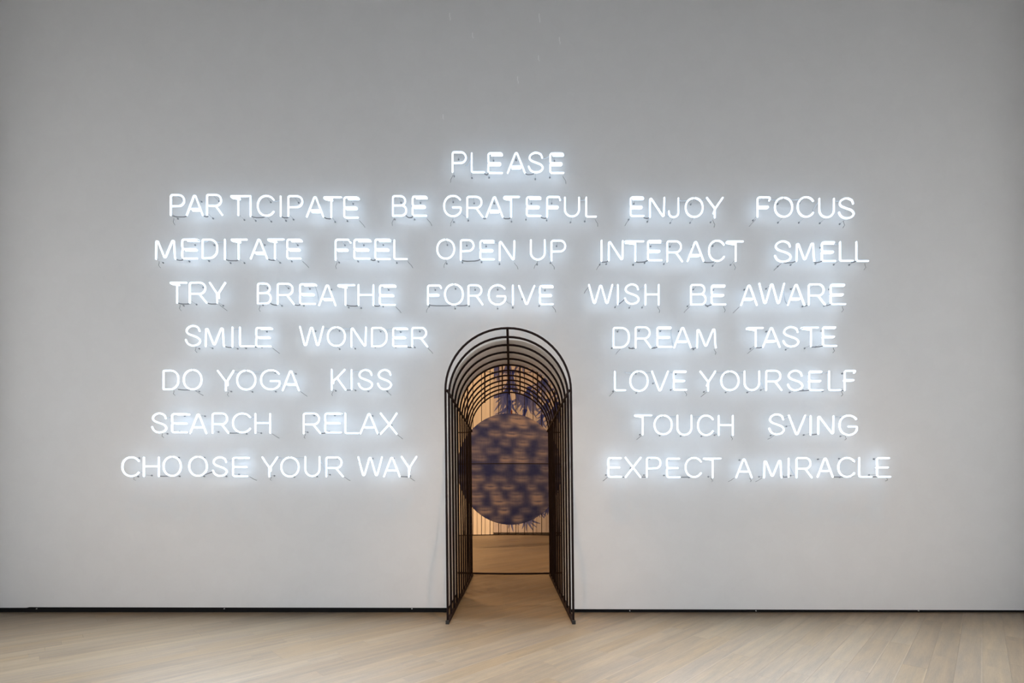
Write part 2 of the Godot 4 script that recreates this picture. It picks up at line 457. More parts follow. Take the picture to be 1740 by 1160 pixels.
func boxed(lo: Vector3, hi: Vector3) -> ArrayMesh:
	var b := MB.new()
	b.box(lo, hi)
	return b.done()

const REAR_H := 2.9  # unseen rear wall: white below, dark above, split to shape the bounced light
const OPEN_X := -0.027
const OPEN_R := 0.585
const OPEN_Y := 2.02

func build_walls() -> void:
	var o := PackedVector2Array()
	# the foot of the wall hangs a little above the floor, more on the left than on the right
	o.append_array([Vector2(-ROOM_X, 0.046), Vector2(-ROOM_X, CEIL_Y), Vector2(ROOM_X, CEIL_Y), Vector2(ROOM_X, 0.020), Vector2(OPEN_X + OPEN_R, 0.034)])
	for k in 41:
		var a := PI * k / 40.0
		o.append(Vector2(OPEN_X + OPEN_R * cos(a), OPEN_Y + OPEN_R * sin(a)))
	o.append_array([Vector2(OPEN_X - OPEN_R, 0.046), Vector2(-4.63, 0.053), Vector2(-4.64, 0.047)])
	var w := struct(slab(o, WALL_Z, WALL_Z - WALL_T, true), "wall_back", M.wall_face, "white painted gallery wall with an arched opening")
	part(slab(o, WALL_Z, WALL_Z - WALL_T, false), "reveal", M.wall, w)
	for s in [-1.0, 1.0]:
		var side: String = "left" if s < 0 else "right"
		var x0: float = -ROOM_X if s < 0 else OPEN_X + OPEN_R + 0.012
		var x1: float = OPEN_X - OPEN_R - 0.012 if s < 0 else ROOM_X
		var bb := struct(boxed(Vector3(x0, 0, WALL_Z - WALL_T + 0.02), Vector3(x1, 0.0195 if s > 0 else 0.0455, WALL_Z - 0.02)), "baseboard_" + side, M.plinth, "black recessed strip under the white wall, %s of the arch" % side)
		for sx in ([-4.56, -2.76, -0.96] if s < 0 else [1.13, 2.34, 3.9]):
			var sb := MB.new()
			var sy: float = 0.034 if s < 0 else 0.014
			sb.tube(PackedVector3Array([Vector3(sx, sy, WALL_Z - 0.022), Vector3(sx, sy, WALL_Z - 0.012)]), 0.005, 8, false, false)
			part(sb.done(), "screw", M.screw, bb)
		struct(boxed(Vector3(s * SIDE_X if s > 0 else -SIDE_X - 0.25, 0, WALL_Z), Vector3(s * SIDE_X + 0.25 if s > 0 else -SIDE_X, CEIL_Y, REAR_Z)), "wall_" + side, M.side, "grey brown side wall of the hall, %s of the lettering" % side)
		struct(boxed(Vector3(ROOM_X if s > 0 else -ROOM_X - 0.25, 0, BACK_Z - 0.2), Vector3(ROOM_X + 0.25 if s > 0 else -ROOM_X, CEIL_Y, WALL_Z)), "wall_%s_beyond" % side, M.warm_wall, "side wall of the warm cage room, on the %s" % side)
	struct(boxed(Vector3(-ROOM_X, 0, BACK_Z - 0.2), Vector3(ROOM_X, CEIL_Y, BACK_Z)), "wall_far", M.warm_wall, "far wall of the warm room seen through the arch")
	struct(boxed(Vector3(-SIDE_X - 0.25, 0, REAR_Z), Vector3(SIDE_X + 0.25, REAR_H, REAR_Z + 0.2)), "wall_rear", M.rear, "white lower wall of the hall behind the viewer, its height shaped for bounced neon light")
	struct(boxed(Vector3(-SIDE_X - 0.25, REAR_H, REAR_Z), Vector3(SIDE_X + 0.25, CEIL_Y, REAR_Z + 0.2)), "wall_rear_upper_added", M.ceiling, "dark upper wall behind the viewer, added to keep the lettered wall dimmer at the top")
	struct(boxed(Vector3(-ROOM_X - 0.25, CEIL_Y, BACK_Z - 0.2), Vector3(ROOM_X + 0.25, CEIL_Y + 0.2, REAR_Z + 0.2)), "ceiling", M.ceiling, "dim grey ceiling over hall and cage room")

const BOARD := 0.125
const DEPTH := 0.016

func board_mesh(b: MB, poly: PackedVector2Array, uvo: Vector2, sh := Vector2.ZERO) -> void:
	# a board as a flat polygon in (along, across), its top edge eased by half a millimetre; top at y = 0
	var inner := Geometry2D.offset_polygon(poly, -0.0003)
	if inner.is_empty():
		return
	var p: PackedVector2Array = inner[0]
	var u := Vector3(1, 0, -1).normalized()
	var v := Vector3(1, 0, 1).normalized()
	var first := b.v.size()
	for q in p:
		b.vert(u * (q.x + sh.x) + v * (q.y + sh.y), Vector3.UP, Vector2(q.x / 2.0, q.y / BOARD) + uvo)
	var tris := Geometry2D.triangulate_polygon(p)
	for k in range(0, tris.size(), 3):
		b.tri(first + tris[k], first + tris[k + 1], first + tris[k + 2])
	var cw := Geometry2D.is_polygon_clockwise(p)
	for k in p.size():
		var s := p[k]
		var e := p[(k + 1) % p.size()]
		var d := (e - s).normalized()
		var o2 := Vector2(-d.y, d.x) if cw else Vector2(d.y, -d.x)
		var o3 := u * o2.x + v * o2.y
		var a := u * (s.x + sh.x) + v * (s.y + sh.y)
		var c := u * (e.x + sh.x) + v * (e.y + sh.y)
		var dn := Vector3(0, -DEPTH, 0)
		var t := Vector2(s.x / 2.0, s.y / BOARD) + uvo
		b.quad(a, c, c + dn, a + dn, o3, t, t, t, t)

func build_floor() -> void:
	var fl := struct(boxed(Vector3(-ROOM_X - 0.25, -0.15, BACK_Z - 0.2), Vector3(ROOM_X + 0.25, -DEPTH, REAR_Z + 0.2)), "floor", M.under, "pale oak board floor laid on the diagonal")
	var u := Vector2(1, -1).normalized()
	var v := Vector2(1, 1).normalized()
	var lens := [0.9, 1.25, 1.6]
	var shared := {}
	var area := PackedVector2Array([Vector2(-ROOM_X, BACK_Z), Vector2(ROOM_X, BACK_Z), Vector2(ROOM_X, REAR_Z), Vector2(-ROOM_X, REAR_Z)])
	var seen := []
	var rest := []
	rng.seed = 77
	# bounds of the floor in board axes
	var j0 := int(floor((-ROOM_X + BACK_Z) / sqrt(2.0) / BOARD)) - 1
	var j1 := int(ceil((ROOM_X + REAR_Z) / sqrt(2.0) / BOARD)) + 1
	for j in range(j0, j1):
		var y0 := j * BOARD
		var x := -11.0 - rng.randf() * 1.5
		while x < 15.5:
			var li := rng.randi() % 3
			var L: float = lens[li]
			var mid := u * (x + L / 2) + v * (y0 + BOARD / 2)
			var entry := [x, y0, li, rng.randi() % 8, rng.randi() % 3, mid]
			x += L
			var c := []
			var inside := 0
			for q in [Vector2(entry[0], y0), Vector2(x, y0), Vector2(x, y0 + BOARD), Vector2(entry[0], y0 + BOARD)]:
				var w: Vector2 = u * q.x + v * q.y
				c.append(w)
				if absf(w.x) <= ROOM_X and w.y >= BACK_Z and w.y <= REAR_Z:
					inside += 1
			if inside == 0:
				continue
			entry.append(inside == 4)
			# how much of it shows in front of the lettered wall or in the arch
			var shows := 0
			for k in 9:
				var w: Vector2 = u * (entry[0] + L * k / 8.0) + v * (y0 + BOARD / 2)
				var z: float = -w.y
				if z > 2.7 and z < 7.5 and absf(w.x) < z * 1.1 and (z < 4.5 and absf(w.x) < SIDE_X or absf(w.x - OPEN_X) < OPEN_R):
					shows += 1
			if shows > 0:
				seen.append([-mid.y, entry])
			else:
				rest.append(entry)
	seen.sort_custom(func(a, b): return a[0] < b[0])
	for k in range(300, seen.size()):
		rest.append(seen[k][1])
	for k in mini(300, seen.size()):
		var e: Array = seen[k][1]
		var L: float = lens[e[2]]
		var mesh: ArrayMesh
		var at := Vector3.ZERO
		if e[6]:
			var key := "%d %d" % [e[2], e[4]]
			if not shared.has(key):
				var b := MB.new()
				board_mesh(b, PackedVector2Array([Vector2(0, 0), Vector2(L, 0), Vector2(L, BOARD), Vector2(0, BOARD)]), Vector2(e[4] * 0.31, 0.0))
				shared[key] = b.done()
			mesh = shared[key]
			at = Vector3(u.x, 0, u.y) * e[0] + Vector3(v.x, 0, v.y) * e[1]
		else:
			var b := MB.new()
			for poly in clip(e, L, area, u, v):
				board_mesh(b, poly, Vector2(e[4] * 0.31, -e[1] / BOARD))
			if b.v.is_empty():
				continue
			mesh = b.done()
		part(mesh, "board", M.woods[e[3]], fl).position = at
	# the boards beyond the 300 nearest, joined by tone
	for tone in 8:
		var b := MB.new()
		for e in rest:
			if e[3] == tone:
				var L: float = lens[e[2]]
				if e[6]:
					board_mesh(b, PackedVector2Array([Vector2(0, 0), Vector2(L, 0), Vector2(L, BOARD), Vector2(0, BOARD)]), Vector2(e[4] * 0.31, 0.0), Vector2(e[0], e[1]))
				else:
					for poly in clip(e, L, area, u, v):
						board_mesh(b, poly, Vector2(e[4] * 0.31, -e[1] / BOARD))
		if not b.v.is_empty():
			part(b.done(), "far_boards", M.woods[tone], fl).set_meta("kind", "stuff")

func clip(e: Array, L: float, area: PackedVector2Array, u: Vector2, v: Vector2) -> Array:
	# the board cut to the floor, back in board axes
	var w := PackedVector2Array()
	for q in [Vector2(e[0], e[1]), Vector2(e[0] + L, e[1]), Vector2(e[0] + L, e[1] + BOARD), Vector2(e[0], e[1] + BOARD)]:
		w.append(u * q.x + v * q.y)
	var res := []
	for r in Geometry2D.intersect_polygons(w, area):
		var p := PackedVector2Array()
		for q in r:
			p.append(Vector2(q.dot(u), q.dot(v)))
		res.append(p)
	return res

# ---------------------------------------------------------------- neon words

const TUBE_R := 0.0080
const FRONT := 0.098       # distance of the tube's axis from the wall
const BEHIND := 0.070

func fillet(raw: Array, depth := FRONT) -> PackedVector3Array:
	# raw: [x, y, corner radius(, depth)] -> a path with its corners rounded
	var out := PackedVector3Array()
	var m := raw.size()
	for i in m:
		var p := Vector3(raw[i][0], raw[i][1], raw[i][3] if raw[i].size() > 3 else depth)
		var r: float = raw[i][2]
		if i == 0 or i == m - 1 or r <= 0.0:
			out.append(p)
			continue
		var a := Vector3(raw[i - 1][0], raw[i - 1][1], raw[i - 1][3] if raw[i - 1].size() > 3 else depth)
		var c := Vector3(raw[i + 1][0], raw[i + 1][1], raw[i + 1][3] if raw[i + 1].size() > 3 else depth)
		var da := (a - p).normalized()
		var dc := (c - p).normalized()
		var half := acos(clampf(da.dot(dc), -1.0, 1.0)) / 2.0
		var la := (a - p).length() * (0.98 if i == 1 else 0.5)
		var lc := (c - p).length() * (0.98 if i == m - 2 else 0.5)
		var t := minf(r / maxf(tan(half), 0.05), minf(la, lc))
		var rr := t * tan(half)
		var centre := p + (da + dc).normalized() * (t / cos(half))
		var s := p + da * t - centre
		var e := p + dc * t - centre
		var steps := maxi(3, int(ceil((PI - 2.0 * half) / 0.28)))
		for k in steps + 1:
			var d := s.slerp(e, float(k) / steps)
			out.append(centre + d.normalized() * rr)
	return out

func spline(pts: Array, depth := FRONT) -> PackedVector3Array:
	var out := PackedVector3Array()
	var m := pts.size()
	for i in m - 1:
		var a: Vector2 = pts[maxi(i - 1, 0)]
		var b: Vector2 = pts[i]
		var c: Vector2 = pts[i + 1]
		var d: Vector2 = pts[mini(i + 2, m - 1)]
		for k in 4:
			var q := b.cubic_interpolate(c, a, d, k / 4.0)
			out.append(Vector3(q.x, q.y, depth))
	out.append(Vector3(pts[m - 1].x, pts[m - 1].y, depth))
	return out

func ellipse(cx: float, cy: float, rx: float, ry: float, a0: float, a1: float, d0 := FRONT, d1 := FRONT) -> PackedVector3Array:
	var out := PackedVector3Array()
	var steps := 30
	for k in steps + 1:
		var t := float(k) / steps
		var a := deg_to_rad(lerpf(a0, a1, t))
		# tube bender's oval: a touch squarer than an ellipse
		var c := cos(a)
		var s := sin(a)
		out.append(Vector3(cx + rx * signf(c) * pow(absf(c), 0.94), cy + ry * signf(s) * pow(absf(s), 0.94), lerpf(d0, d1, clampf((t - 0.85) / 0.15, 0, 1))))
	return out

func back_arm(x0: float, x1: float, y: float) -> PackedVector3Array:
	# a bar whose tube runs out in front, turns and comes back behind itself
	return fillet([[x0, y, 0.0], [x1, y, 0.013], [x1, y, 0.013, BEHIND], [x0 + (x1 - x0) * 0.08, y, 0.0, BEHIND]])

func glyph(ch: String, w: float, h: float, stem: float) -> Array:
	var r := 0.12 * h
	match ch:
		"P":
			return [fillet([[0, 0, 0.0], [0, h, r * 0.8], [w, h, 0.27 * h], [w, 0.46 * h, 0.27 * h], [0.1 * w, 0.44 * h, 0.0]])]
		"R":
			return [fillet([[0, 0, 0.0], [0, h, r * 0.8], [w * 0.92, h, 0.26 * h], [w * 0.92, 0.45 * h, 0.26 * h], [0.12 * w, 0.45 * h, 0.0]]), fillet([[0.42 * w, 0.45 * h, 0.0], [0.58 * w, 0.44 * h, 0.05 * h], [w, 0, 0.0]])]
		"L":
			return [fillet([[0, h, 0.0], [0, 0, r * 0.7], [w, 0, 0.0]])]
		"E":
			return [fillet([[w, h, 0.02, BEHIND], [w, h, 0.02], [0, h, r * 0.9], [0, 0.5 * h + 0.02, 0.015], [0.05 * w, 0.5 * h, 0.01], [0, 0.5 * h - 0.02, 0.015], [0, 0, r * 0.9], [w, 0, 0.0]]), back_arm(0.05 * w, 0.88 * w, 0.5 * h), fillet([[0.25 * w, h, 0.0, BEHIND], [w, h, 0.0, BEHIND]])]
		"F":
			return [fillet([[w, h - 0.012, 0.0, BEHIND], [w * 0.95, h, 0.02], [0, h, r * 0.9], [0, 0, 0.0]]), back_arm(0.05 * w, 0.82 * w, 0.52 * h)]
		"A":
			return [fillet([[0, 0, 0.0], [0.5 * w, h * 1.06, 0.055 * h], [w, 0, 0.0]]), back_arm(0.22 * w, 0.76 * w, 0.31 * h)]
		"S":
			var p := []
			for q in [[0.94, 0.74], [0.85, 0.9], [0.62, 0.99], [0.38, 0.99], [0.14, 0.89], [0.05, 0.73], [0.18, 0.59], [0.48, 0.5], [0.84, 0.39], [0.985, 0.22], [0.84, 0.06], [0.58, 0.0], [0.34, 0.01], [0.12, 0.11], [0.0, 0.28]]:
				p.append(Vector2(q[0] * w, q[1] * h))
			return [spline(p)]
		"T":
			return [fillet([[stem * w, h * 0.94, 0.0, BEHIND], [0, h, 0.012, BEHIND], [0, h, 0.012], [w, h, 0.0]]), fillet([[stem * w, h, 0.0, BEHIND + 0.006], [stem * w, 0.93 * h, 0.02], [stem * w, 0, 0.0]])]
		"I":
			return [fillet([[0, h, 0.0], [0, 0, 0.0]])]
		"C":
			return [ellipse(0.54 * w, 0.5 * h, 0.54 * w, 0.5 * h, 36, 324)]
		"G":
			var a := ellipse(0.53 * w, 0.5 * h, 0.53 * w, 0.5 * h, 38, 325)
			a.append_array(fillet([[a[30].x, a[30].y, 0.0], [w, 0.3 * h, 0.03], [w, 0.43 * h, 0.05 * h], [0.52 * w, 0.43 * h, 0.0]]).slice(1))
			return [a]
		"B":
			return [fillet([[0, 0, 0.0], [0, h, r * 0.8], [0.92 * w, h, 0.24 * h], [0.92 * w, 0.53 * h, 0.22 * h], [0.1 * w, 0.52 * h, 0.0]]), fillet([[0.5 * w, 0.53 * h, 0.0], [w, 0.52 * h, 0.24 * h], [w, 0, 0.25 * h], [0.03 * w, 0, 0.0]])]
		"U":
			return [fillet([[0, h, 0.0], [0, 0, 0.49 * w], [w, 0, 0.49 * w], [w, h, 0.0]])]
		"J":
			return [fillet([[0, 0.3 * h, 0.0], [0.04 * w, 0, 0.45 * w], [w, 0, 0.45 * w], [w, h, 0.0]])]
		"N":
			return [fillet([[0, 0, 0.0], [0, h * 1.03, 0.045 * h], [w * 0.97, -0.05 * h, 0.045 * h], [w, 0.97 * h, 0.0]])]
		"O":
			return [ellipse(0.5 * w, 0.5 * h, 0.5 * w, 0.5 * h, 97, 443)]
		"Y":
			return [fillet([[0, h, 0.0], [stem * w, 0.46 * h, 0.05 * h], [stem * w, 0, 0.0]]), fillet([[w, h, 0.0], [stem * w + 0.01, 0.5 * h, 0.02, FRONT - 0.008], [stem * w, 0.3 * h, 0.0, BEHIND]])]
		"M":
			return [fillet([[0, 0, 0.0], [0.02 * w, h * 1.08, 0.05 * h], [0.46 * w, 0.0, 0.05 * h], [0.92 * w, h * 1.08, 0.05 * h], [0.97 * w, 0.1 * h, 0.03], [w, 0, 0.0]])]
		"D":
			return [fillet([[0.02 * w, 0, 0.0], [0, 0.0, r * 0.5], [0, h, r * 0.7], [w, h, 0.44 * h], [w, 0, 0.44 * h], [0.04 * w, 0, 0.0]])]
		"H":
			return [fillet([[0, h, 0.0], [0, 0, 0.0]]), fillet([[w, h, 0.0], [w, 0, 0.0]]), fillet([[0.02 * w, 0.53 * h, 0.0, FRONT - 0.006], [w * 0.98, 0.53 * h, 0.0, FRONT - 0.006]])]
		"W":
			return [fillet([[0, h, 0.0], [0.23 * w, -0.1 * h, 0.05 * h], [0.5 * w, h * 1.1, 0.05 * h], [0.77 * w, -0.1 * h, 0.05 * h], [w, h, 0.0]])]
		"V":
			return [fillet([[0, h, 0.0], [0.49 * w, -0.09 * h, 0.05 * h], [w, h, 0.0]])]
		"X":
			return [fillet([[0, h, 0.0], [w, 0, 0.0]]), fillet([[w, h, 0.0], [0.55 * w, 0.52 * h, 0.02, BEHIND + 0.006], [0, 0, 0.0]])]
		"K":
			return [fillet([[0, h, 0.0], [0, 0, 0.0]]), fillet([[w * 0.93, h, 0.0], [0.36 * w, 0.58 * h, 0.03], [0.12 * w, 0.46 * h, 0.03], [0.04 * w, 0.36 * h, 0.0, BEHIND]]), fillet([[0.38 * w, 0.6 * h, 0.0], [w, 0, 0.0]])]
	return []

func build_words() -> void:
	var where := {
		"PLEASE": "alone in the topmost row", "PARTICIPATE": "first in the second row", "GRATEFUL": "in the second row, between BE and ENJOY", "ENJOY": "in the second row", "FOCUS": "last in the second row",
		"MEDITATE": "first in the third row", "FEEL": "after MEDITATE", "OPEN": "just before UP", "UP": "just after OPEN", "INTERACT": "in the third row", "SMELL": "last in the third row",
		"TRY": "first in the fourth row", "BREATHE": "after TRY", "FORGIVE": "right above the arch", "WISH": "in the fourth row", "AWARE": "last in the fourth row",
		"SMILE": "first in the fifth row", "WONDER": "left of the arch top", "DREAM": "right of the arch top", "TASTE": "last in the fifth row",
		"DO": "just before YOGA", "YOGA": "between DO and KISS", "KISS": "after YOGA", "LOVE": "just before YOURSELF", "YOURSELF": "just after LOVE",
		"SEARCH": "above CHOOSE", "RELAX": "above YOUR WAY", "TOUCH": "above EXPECT", "SVING": "above MIRACLE",
		"CHOOSE": "first in the lowest row", "YOUR": "between CHOOSE and WAY", "WAY": "in the lowest row, left of the arch", "EXPECT": "in the lowest row, right of the arch", "A": "single letter between EXPECT and MIRACLE", "MIRACLE": "last in the lowest row"}
	rng.seed = 31
	var bes := 0
	for wd in WORDS:
		var text: String = wd[0]
		var place: String = where.get(text, "")
		if text == "BE":
			place = "just before GRATEFUL" if bes == 0 else "just before AWARE"
			bes += 1
		var ls: Array = wd[2]
		var x_first: float = ls[0][0]
		var x_last: float = ls[ls.size() - 1][1]
		var foot := 1e9
		var head := -1e9
		for l in ls:
			foot = minf(foot, l[2])
			head = maxf(head, l[3])
		var base := Vector3((x_first + x_last) / 2, foot, WALL_Z)
		var t := thing("neon_word", base, "glowing white neon %s %s, %s" % ["letter" if text == "A" else "word", text, place], "neon sign", "white neon words on the gallery wall")
		var run := 0.0
		for k in ls.size():
			var l: Array = ls[k]
			var w: float = l[1] - l[0]
			var h: float = l[3] - l[2]
			var at := Vector3(l[0] - base.x, l[2] - base.y, 0)
			var b := MB.new()
			for path in glyph(text[k], w, h, l[4]):
				b.tube(path, TUBE_R, 8)
				for i in path.size() - 1:
					run += path[i].distance_to(path[i + 1])
			var o := part(b.done(), "letter", M.neon, t)
			o.position = at
			o.set_meta("label", "glowing tube letter " + text[k])
			# the little posts that hold the glass off the wall
			var spots := [Vector2(0.0, 0.06)]
			if text[k] in "PRBDFE":
				spots = [Vector2(0.4, 0.99), Vector2(0.0, 0.12)]
			elif text[k] in "COG":
				spots = [Vector2(0.5, 1.0), Vector2(0.5, 0.0)]
			elif text[k] in "SUJ":
				spots = [Vector2(0.5, 0.0)]
			elif text[k] in "AW":
				spots = [Vector2(0.5, 0.97)]
			elif text[k] in "TY":
				spots = [Vector2(l[4], 0.06)]
			elif text[k] == "V":
				spots = [Vector2(0.24, 0.5)]
			elif text[k] == "X":
				spots = [Vector2(0.5, 0.5)]
			for sp in spots:
				var hb := MB.new()
				var c := Vector3(at.x + sp.x * w + rng.randf_range(-0.006, 0.006), at.y + sp.y * h, 0)
				hb.tube(PackedVector3Array([c + Vector3(0, 0, 0.003), c + Vector3(0, 0, FRONT - TUBE_R)]), 0.003, 6, false, false)
				var post := part(hb.done(), "glass_post", M.clear_glass, t)
				var fb := MB.new()
				fb.tube(PackedVector3Array([c + Vector3(0, 0, 0.0005), c + Vector3(0, 0, 0.008)]), 0.0075, 8, false, false)
				part(fb.done(), "wall_socket", M.holder, post)
			# the unlit stretch of tube to the next letter
			if k + 1 < ls.size():
				var code: int = wd[1][k]
				var q: Array = ls[k + 1]
				var a := Vector3(l[1] - base.x, 0, 0)
				var e := Vector3(q[0] - base.x, 0, 0)
				var ya: float = l[2] - base.y
				var yb: float = q[2] - base.y
				var hb2: float = q[3] - q[2]
				var dim := code == 1 or code == 5
				match code:
					1:
						a.y = ya
						e.y = yb
						if text[k] in "OSCGJU":
							a.x -= w * 0.45
						if text[k] == "P" or text[k] == "F" or text[k] == "T":
							a.x = l[0] + (l[4] * w if text[k] == "T" else 0.0) - base.x
						if text[k + 1] in "OSCGJU":
							e.x += (q[1] - q[0]) * 0.45
						if text[k + 1] == "T" or text[k + 1] == "Y":
							e.x += (q[1] - q[0]) * q[4]
					2:
						a.y = ya + h * 0.97
						e.y = yb + hb2 * 0.97
						if text[k] in "OSCGD":
							a.x -= w * (0.4 if text[k] in "OD" else 0.05)
							if text[k] in "SC":
								a.y = ya + h * 0.76
						if text[k + 1] in "OSCGD":
							e.x += (q[1] - q[0]) * 0.4
					3:
						a.y = ya + h * (0.9 if not text[k] in "CG" else 0.25)
						e.y = yb + hb2 * 0.03
					4:
						a.y = ya + h * 0.32
						e.y = yb + hb2 * 0.9
					5:
						a.y = ya
						e.y = yb + hb2 * 0.26
						if text[k] == "O":
							a.x -= w * 0.45
				if code != 0:
					a.z = FRONT
					e.z = FRONT
					var d := e - a
					var back := Vector3(0, 0, BEHIND - FRONT)
					var lb := MB.new()
					lb.tube(PackedVector3Array([a, a + d * 0.12 + back * 0.7, a + d * 0.3 + back, a + d * 0.7 + back, a + d * 0.88 + back * 0.7, e]), 0.0048 if dim else 0.0045, 7)
					part(lb.done(), "painted_link" if dim else "bare_link", M.painted_glass if dim else M.bare_glass, t)
		# feed wires at both ends of the word
		for s in [0, 1]:
			var l: Array = ls[0] if s == 0 else ls[ls.size() - 1]
			var dx := -0.03 if s == 0 else 0.035
			var c := Vector3((l[0] if s == 0 else l[1]) - base.x, l[2] - base.y, FRONT * 0.6)
			var ch := text[0] if s == 0 else text[text.length() - 1]
			if ch in "TY":
				c.x = l[0] + (l[1] - l[0]) * l[4] - base.x
			elif ch in "PF":
				c.x = l[0] - base.x
			elif ch in "OSCGUDJ":
				c.x = (l[0] + l[1]) / 2 - base.x
			elif ch in "VW":
				c.y = l[3] - base.y
			var wb := MB.new()
			wb.tube(PackedVector3Array([c + Vector3(0, -0.004, 0), c + Vector3(dx * 0.25, -0.012, -0.01), c + Vector3(dx * 0.8, -0.028, -0.024), c + Vector3(dx, -0.036, -FRONT * 0.6 + 0.001)]), 0.0018, 6)
			part(wb.done(), "feed_wire", M.wire, t)
		# the light of the tubes into the room
		var lamp := AreaLight3D.new()
		lamp.name = "lamp"
		lamp.area_size = Vector2(maxf(x_last - x_first, 0.1), head - foot)
		lamp.area_range = 40.0
		lamp.light_color = Color(0.93, 0.958, 1.0)
		lamp.light_energy = NEON_ROOM * run
		lamp.shadow_enabled = true
		lamp.position = Vector3(0, (head - foot) / 2, FRONT + TUBE_R + 0.012)
		lamp.rotation_degrees.y = 180
		t.add_child(lamp)

# ---------------------------------------------------------------- the arched tunnel and the round cage

const ARCH_R := 0.549
const ARCH_Y := 2.032
const ARCH_Z0 := -4.116
const ARCH_STEP := 0.2284
const BAR_R := 0.0102

func arch_x(y: float) -> float:
	return -0.012 - 0.0105 * y      # the whole frame leans a little to the left

func build_tunnel() -> void:
	var t := thing("cage_tunnel", Vector3.ZERO, "dark brown iron cage tunnel of arched bars running through the wall opening", "cage tunnel")
	var hoop := MB.new()
	var p := PackedVector3Array()
	for k in 13:
		var y := 0.03 + (ARCH_Y - 0.03) * k / 13.0
		p.append(Vector3(arch_x(y) - ARCH_R, y, 0))
	for k in 33:
		var a := PI - PI * k / 32.0
		var y := ARCH_Y + ARCH_R * sin(a)
		p.append(Vector3(arch_x(y) + ARCH_R * cos(a), y, 0))
	for k in 13:
		var y := ARCH_Y - (ARCH_Y - 0.03) * (k + 1) / 13.0
		p.append(Vector3(arch_x(y) + ARCH_R, y, 0))
	hoop.tube(p, BAR_R, 10, false, false)
	var hm := hoop.done()
	for i in 12:
		part(hm, "hoop", M.iron, t).position.z = ARCH_Z0 - ARCH_STEP * i
	var z1 := ARCH_Z0 - ARCH_STEP * 11 - 0.012
	var z0 := ARCH_Z0 + 0.012
	for s in [-1.0, 1.0]:
		var b := MB.new()
		var cx: float = arch_x(0) + s * ARCH_R
		b.box(Vector3(cx - 0.014, 0, z1), Vector3(cx + 0.014, 0.031, z0 + 0.01), 0.002)
		var rail := part(b.done(), "base_rail", M.iron, t)
		var cap := MB.new()
		cap.box(Vector3(cx - 0.0155, 0, z0 + 0.01), Vector3(cx + 0.0155, 0.033, z0 + 0.02), 0.002)
		part(cap.done(), "end_cap", M.black_cap, rail)
		var r := MB.new()
		var rx: float = arch_x(ARCH_Y) + s * (ARCH_R - BAR_R - 0.008)
		r.box(Vector3(rx - 0.008, ARCH_Y - 0.011, z1), Vector3(rx + 0.008, ARCH_Y + 0.011, z0), 0.002)
		part(r.done(), "side_rail", M.iron, t)
	var g := MB.new()
	var gx := arch_x(ARCH_Y + ARCH_R)
	var gy := ARCH_Y + ARCH_R - BAR_R
	g.box(Vector3(gx - 0.011, gy - 0.018, z1), Vector3(gx + 0.011, gy, z0 - 0.012), 0.002)
	part(g.done(), "ridge_bar", M.iron, t)

const CAGE_R := 3.54
const CAGE_Z := -10.27

func ring_path(r: float, y: float, gap: float) -> PackedVector3Array:
	# a circle about the cage's axis; gap: half width of the stretch left out at the arch
	var p := PackedVector3Array()
	var a0 := asin(gap / r)
	var n := 160
	for k in (n + 1 if gap > 0.0 else n):
		var a := a0 + (TAU - 2.0 * a0) * k / n
		p.append(Vector3(r * sin(a), y, r * cos(a)))
	return p

func build_cage() -> void:
	var t := thing("round_cage", Vector3(arch_x(0), 0, CAGE_Z), "large round cage of thin dark bars in the warm room", "cage")
	var bars := 88
	var whole := MB.new()
	whole.tube(PackedVector3Array([Vector3(0, 0.02, 0), Vector3(0, 6.3, 0)]), 0.0095, 8, false, false)
	var wm := whole.done()
	for k in bars:
		var a := TAU * (k + 0.5) / bars
		var x := CAGE_R * sin(a)
		var z := CAGE_R * cos(a)
		if z > 0.0 and absf(x) < ARCH_R + 0.03:
			# above the arch the bars stand on its last hoop
			var y0 := ARCH_Y + sqrt(maxf(0.0, pow(ARCH_R + 0.012, 2) - x * x)) + 0.012
			var b := MB.new()
			b.tube(PackedVector3Array([Vector3(0, y0, 0), Vector3(0, 6.3, 0)]), 0.0095, 8, false, false)
			part(b.done(), "bar", M.iron, t).position = Vector3(x, 0, z)
		else:
			part(wm, "bar", M.iron, t).position = Vector3(x, 0, z)
	for r in [[0.012, 0.0, 0.012], [1.585, 0.0, 0.006], [ARCH_Y + 0.01, ARCH_R + 0.03, 0.008], [4.76, 0.0, 0.008], [6.3, 0.0, 0.012]]:
		var b := MB.new()
		b.tube(ring_path(CAGE_R - (0.0 if r[0] < 0.1 or r[0] > 6.0 else 0.0165), r[0], r[1]), r[2], 8, r[1] == 0.0, false)
		part(b.done(), "ring", M.iron, t)

# ---------------------------------------------------------------- the hanging disc and the painting

